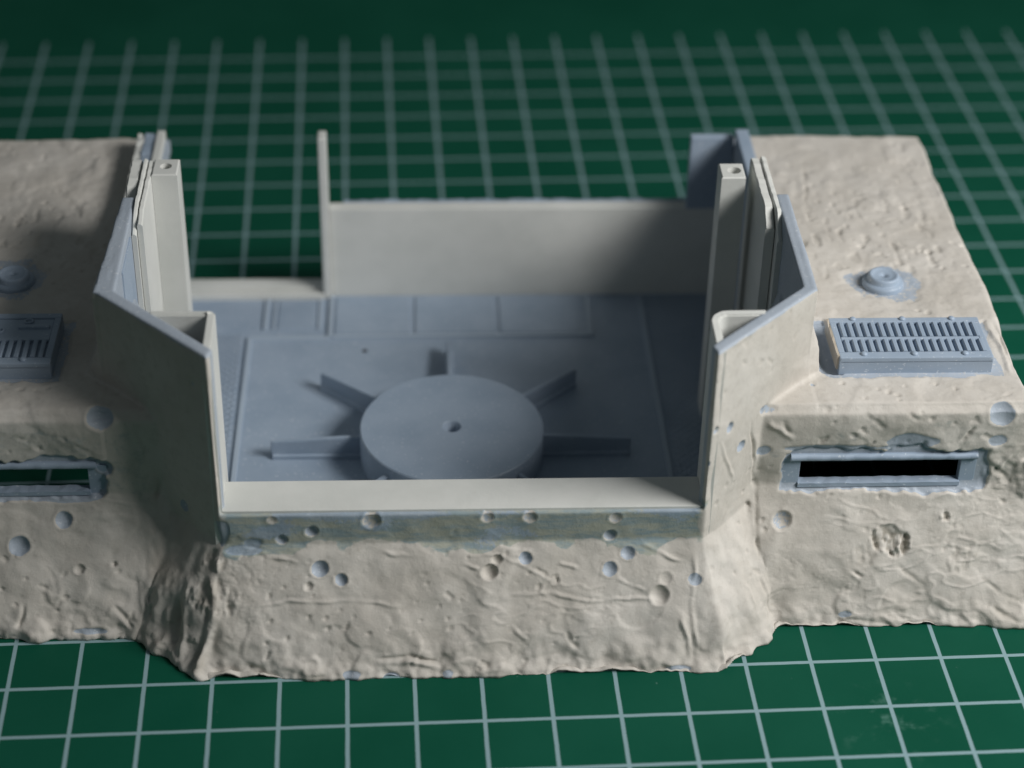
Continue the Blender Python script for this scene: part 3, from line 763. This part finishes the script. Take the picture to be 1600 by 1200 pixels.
# ------------------------------------------------------------------ embrasures: lintel rod, jambs, sill
def embrasure(side, w0, w1, r0, r1):
    W = SHELL[2 if side > 0 else 4]
    bm = bmesh.new(); seg = 10; rows = []
    n = 24
    for i in range(n + 1):
        a = r0 + (r1 - r0) * i / n
        nib = .012 * math.sin(i * 2.1) if i % 7 else .02
        rows.append([bm.verts.new((side * a, 1.965 - (.055 + nib * .4) * math.cos(t), 2.545 + (.060) * math.sin(t))) for t in np.linspace(-math.pi / 2, math.pi / 2, seg)] + [bm.verts.new((side * a, 2.05, 2.60)), bm.verts.new((side * a, 2.05, 2.47))])
    m_ = len(rows[0])
    for a, b_ in zip(rows, rows[1:]):
        for i in range(m_): bm.faces.new((a[i], a[(i + 1) % m_], b_[(i + 1) % m_], b_[i]))
    bm.faces.new(rows[0]); bm.faces.new(rows[-1][::-1])
    bmesh.ops.recalc_face_normals(bm, faces=bm.faces)
    from_bm('lintel', bm, M_RESIN, W)
    a, b_ = sorted((side * w0, side * w1))
    slab('embrasure_sill', a - .02, b_ + .02, 1.935, 2.10, 1.995, 2.065, M_RESIN, W, rough=.008)
    for x0, x1 in ((w0 - .30, w0 - .005), (w1 + .005, w1 + .25)):
        a, b_ = sorted((side * x0, side * x1))
        slab('jamb', a, b_, 1.982, 2.12, 1.99, 2.52, M_RESIN, W, .012)
embrasure(1, 5.15, 7.60, 4.98, 7.84)
embrasure(-1, 5.60, 8.03, 5.45, 8.2)

# ------------------------------------------------------------------ roof vents
def cyl_knob(r, h):
    bm = bmesh.new(); bmesh.ops.create_uvsphere(bm, u_segments=12, v_segments=8, radius=r)
    for v_ in bm.verts: v_.co.z *= h / r; 
    return bm
def vent(side, u0, u1, v0, v1, W, full):
    ZT = 3.745; bm = bmesh.new()
    body = slab('vent', u0, u1, v0, v1, ZR - .05, 3.685, M_RESIN, W, .01)
    body['label'] = 'louvred roof vent with two rows of slats' if full else 'louvred roof vent with one row of slats and a flat plate'
    fr_ = .10
    def bar(nm, a, b_, c_, d_, mat=M_RESIN, z0=3.64, z1=ZT): return slab(nm, a, b_, c_, d_, z0, z1, mat, body, .018)
    vm_ = v0 + (v1 - v0) * .49
    bar('vent_rim', u0, u1, v0, v0 + .17); bar('vent_rim', u0, u1, v1 - .13, v1)
    bar('vent_rim', u0, u0 + fr_, v0 + .172, v1 - .132); bar('vent_rim', u1 - fr_, u1, v0 + .172, v1 - .132)
    bar('vent_divider', u0 + fr_ + .002, u1 - fr_ - .002, vm_ - .035, vm_ + .035)
    rows = [(v0 + .175, vm_ - .037)]
    if full: rows.append((vm_ + .037, v1 - .135))
    pitch = .1225; n = int((u1 - u0 - 2 * fr_ - .06) / pitch)
    me_s = {}
    for ri, (a, b_) in enumerate(rows):
        for i in range(n + 1):
            if ri not in me_s:
                bm = bmesh.new()
                w = .036
                hull(bm, [(-w - .012, a, 3.64), (w - .012, a, 3.64), (w + .004, a, ZT - .01), (w - .014, a, ZT + .004), (-w + .014, a, ZT + .004), (-w, a, ZT - .012),
                          (-w - .012, b_, 3.64), (w - .012, b_, 3.64), (w + .004, b_, ZT - .01), (w - .014, b_, ZT + .004), (-w + .014, b_, ZT + .004), (-w, b_, ZT - .012)])
                o = from_bm('slat', bm, M_RESIN, body); me_s[ri] = o.data
            else: o = link('slat', me_s[ri], None, body)
            o.location = (u0 + fr_ + .075 + i * pitch + .0 * ri + random.uniform(-.003, .003), 0, random.uniform(-.004, .004))
    if not full:
        slab('flat_plate', u0 + fr_, u1 - fr_, vm_ + .036, v1 - .133, 3.64, 3.725, M_RESIN, body, .02)
        b2 = slab('cross_bar', u1 - .62, u1 - .14, v1 - .42, v1 - .34, 3.70, 3.77, M_RESIN, body, .02)
        bm = bmesh.new(); ringed_cylinder(bm, 0, 0, .075, 3.70, 3.76, .04, .03, 20, .012)
        r0 = from_bm('pipe_ring', bm, M_RESIN, body, True); r0.location = (-7.03, v1 - .47, 0)
        r1 = r0.copy(); COL.objects.link(r1); r1.parent = body; r1.location = (u1 - .48, v1 - .22, 0)
    ks = [u0 + (u1 - u0) * t for t in (.16, .49, .82)]
    for kx in ks:
        for vv, vs in ((v0 + .10, -1), (v1 - .05, 1)):
            if not full and vs > 0: continue
            bm = cyl_knob(.055, .035)
            o = from_bm('clip', bm, M_RESIN, body, True); o.location = (kx, vv, ZT + .005)
    return body
rv = vent(1, 5.76, 8.12, 2.86, 3.98, SHELL[2], True)
lv = vent(-1, -8.45, -6.14, 2.90, 4.28, SHELL[4], False)
slab('glue_seam', 5.725, 5.765, 2.92, 3.95, ZR + .02, 3.74, M_GLUE, SHELL[2], rough=.012)
# hatches
def hatch(cx, cy, r, W):
    prof = [(1.0, -.04), (1.0, .03), (.95, .07), (.82, .075), (.78, .09), (.76, .15), (.70, .175), (.62, .18), (.56, .165), (.35, .155), (.12, .15), (.10, .135), (0, .135)]
    bm = bmesh.new(); seg = 48; rings = []
    for pr_, pz in prof:
        if pr_ == 0: rings.append([bm.verts.new((0, 0, pz))]); continue
        rings.append([bm.verts.new((pr_ * r * math.cos(2 * math.pi * i / seg), pr_ * r * math.sin(2 * math.pi * i / seg), pz)) for i in range(seg)])
    for a, b_ in zip(rings, rings[1:]):
        for i in range(seg):
            j = (i + 1) % seg
            bm.faces.new((a[i], a[j], b_[0]) if len(b_) == 1 else (a[i], a[j], b_[j], b_[i]))
    o = from_bm('roof_cap', bm, M_RESIN, W, True); o.location = (cx, cy, ZR)
    o['label'] = 'round stepped roof cap'
hatch(6.93, 5.40, .335, SHELL[2]); hatch(-7.13, 5.62, .335, SHELL[4])
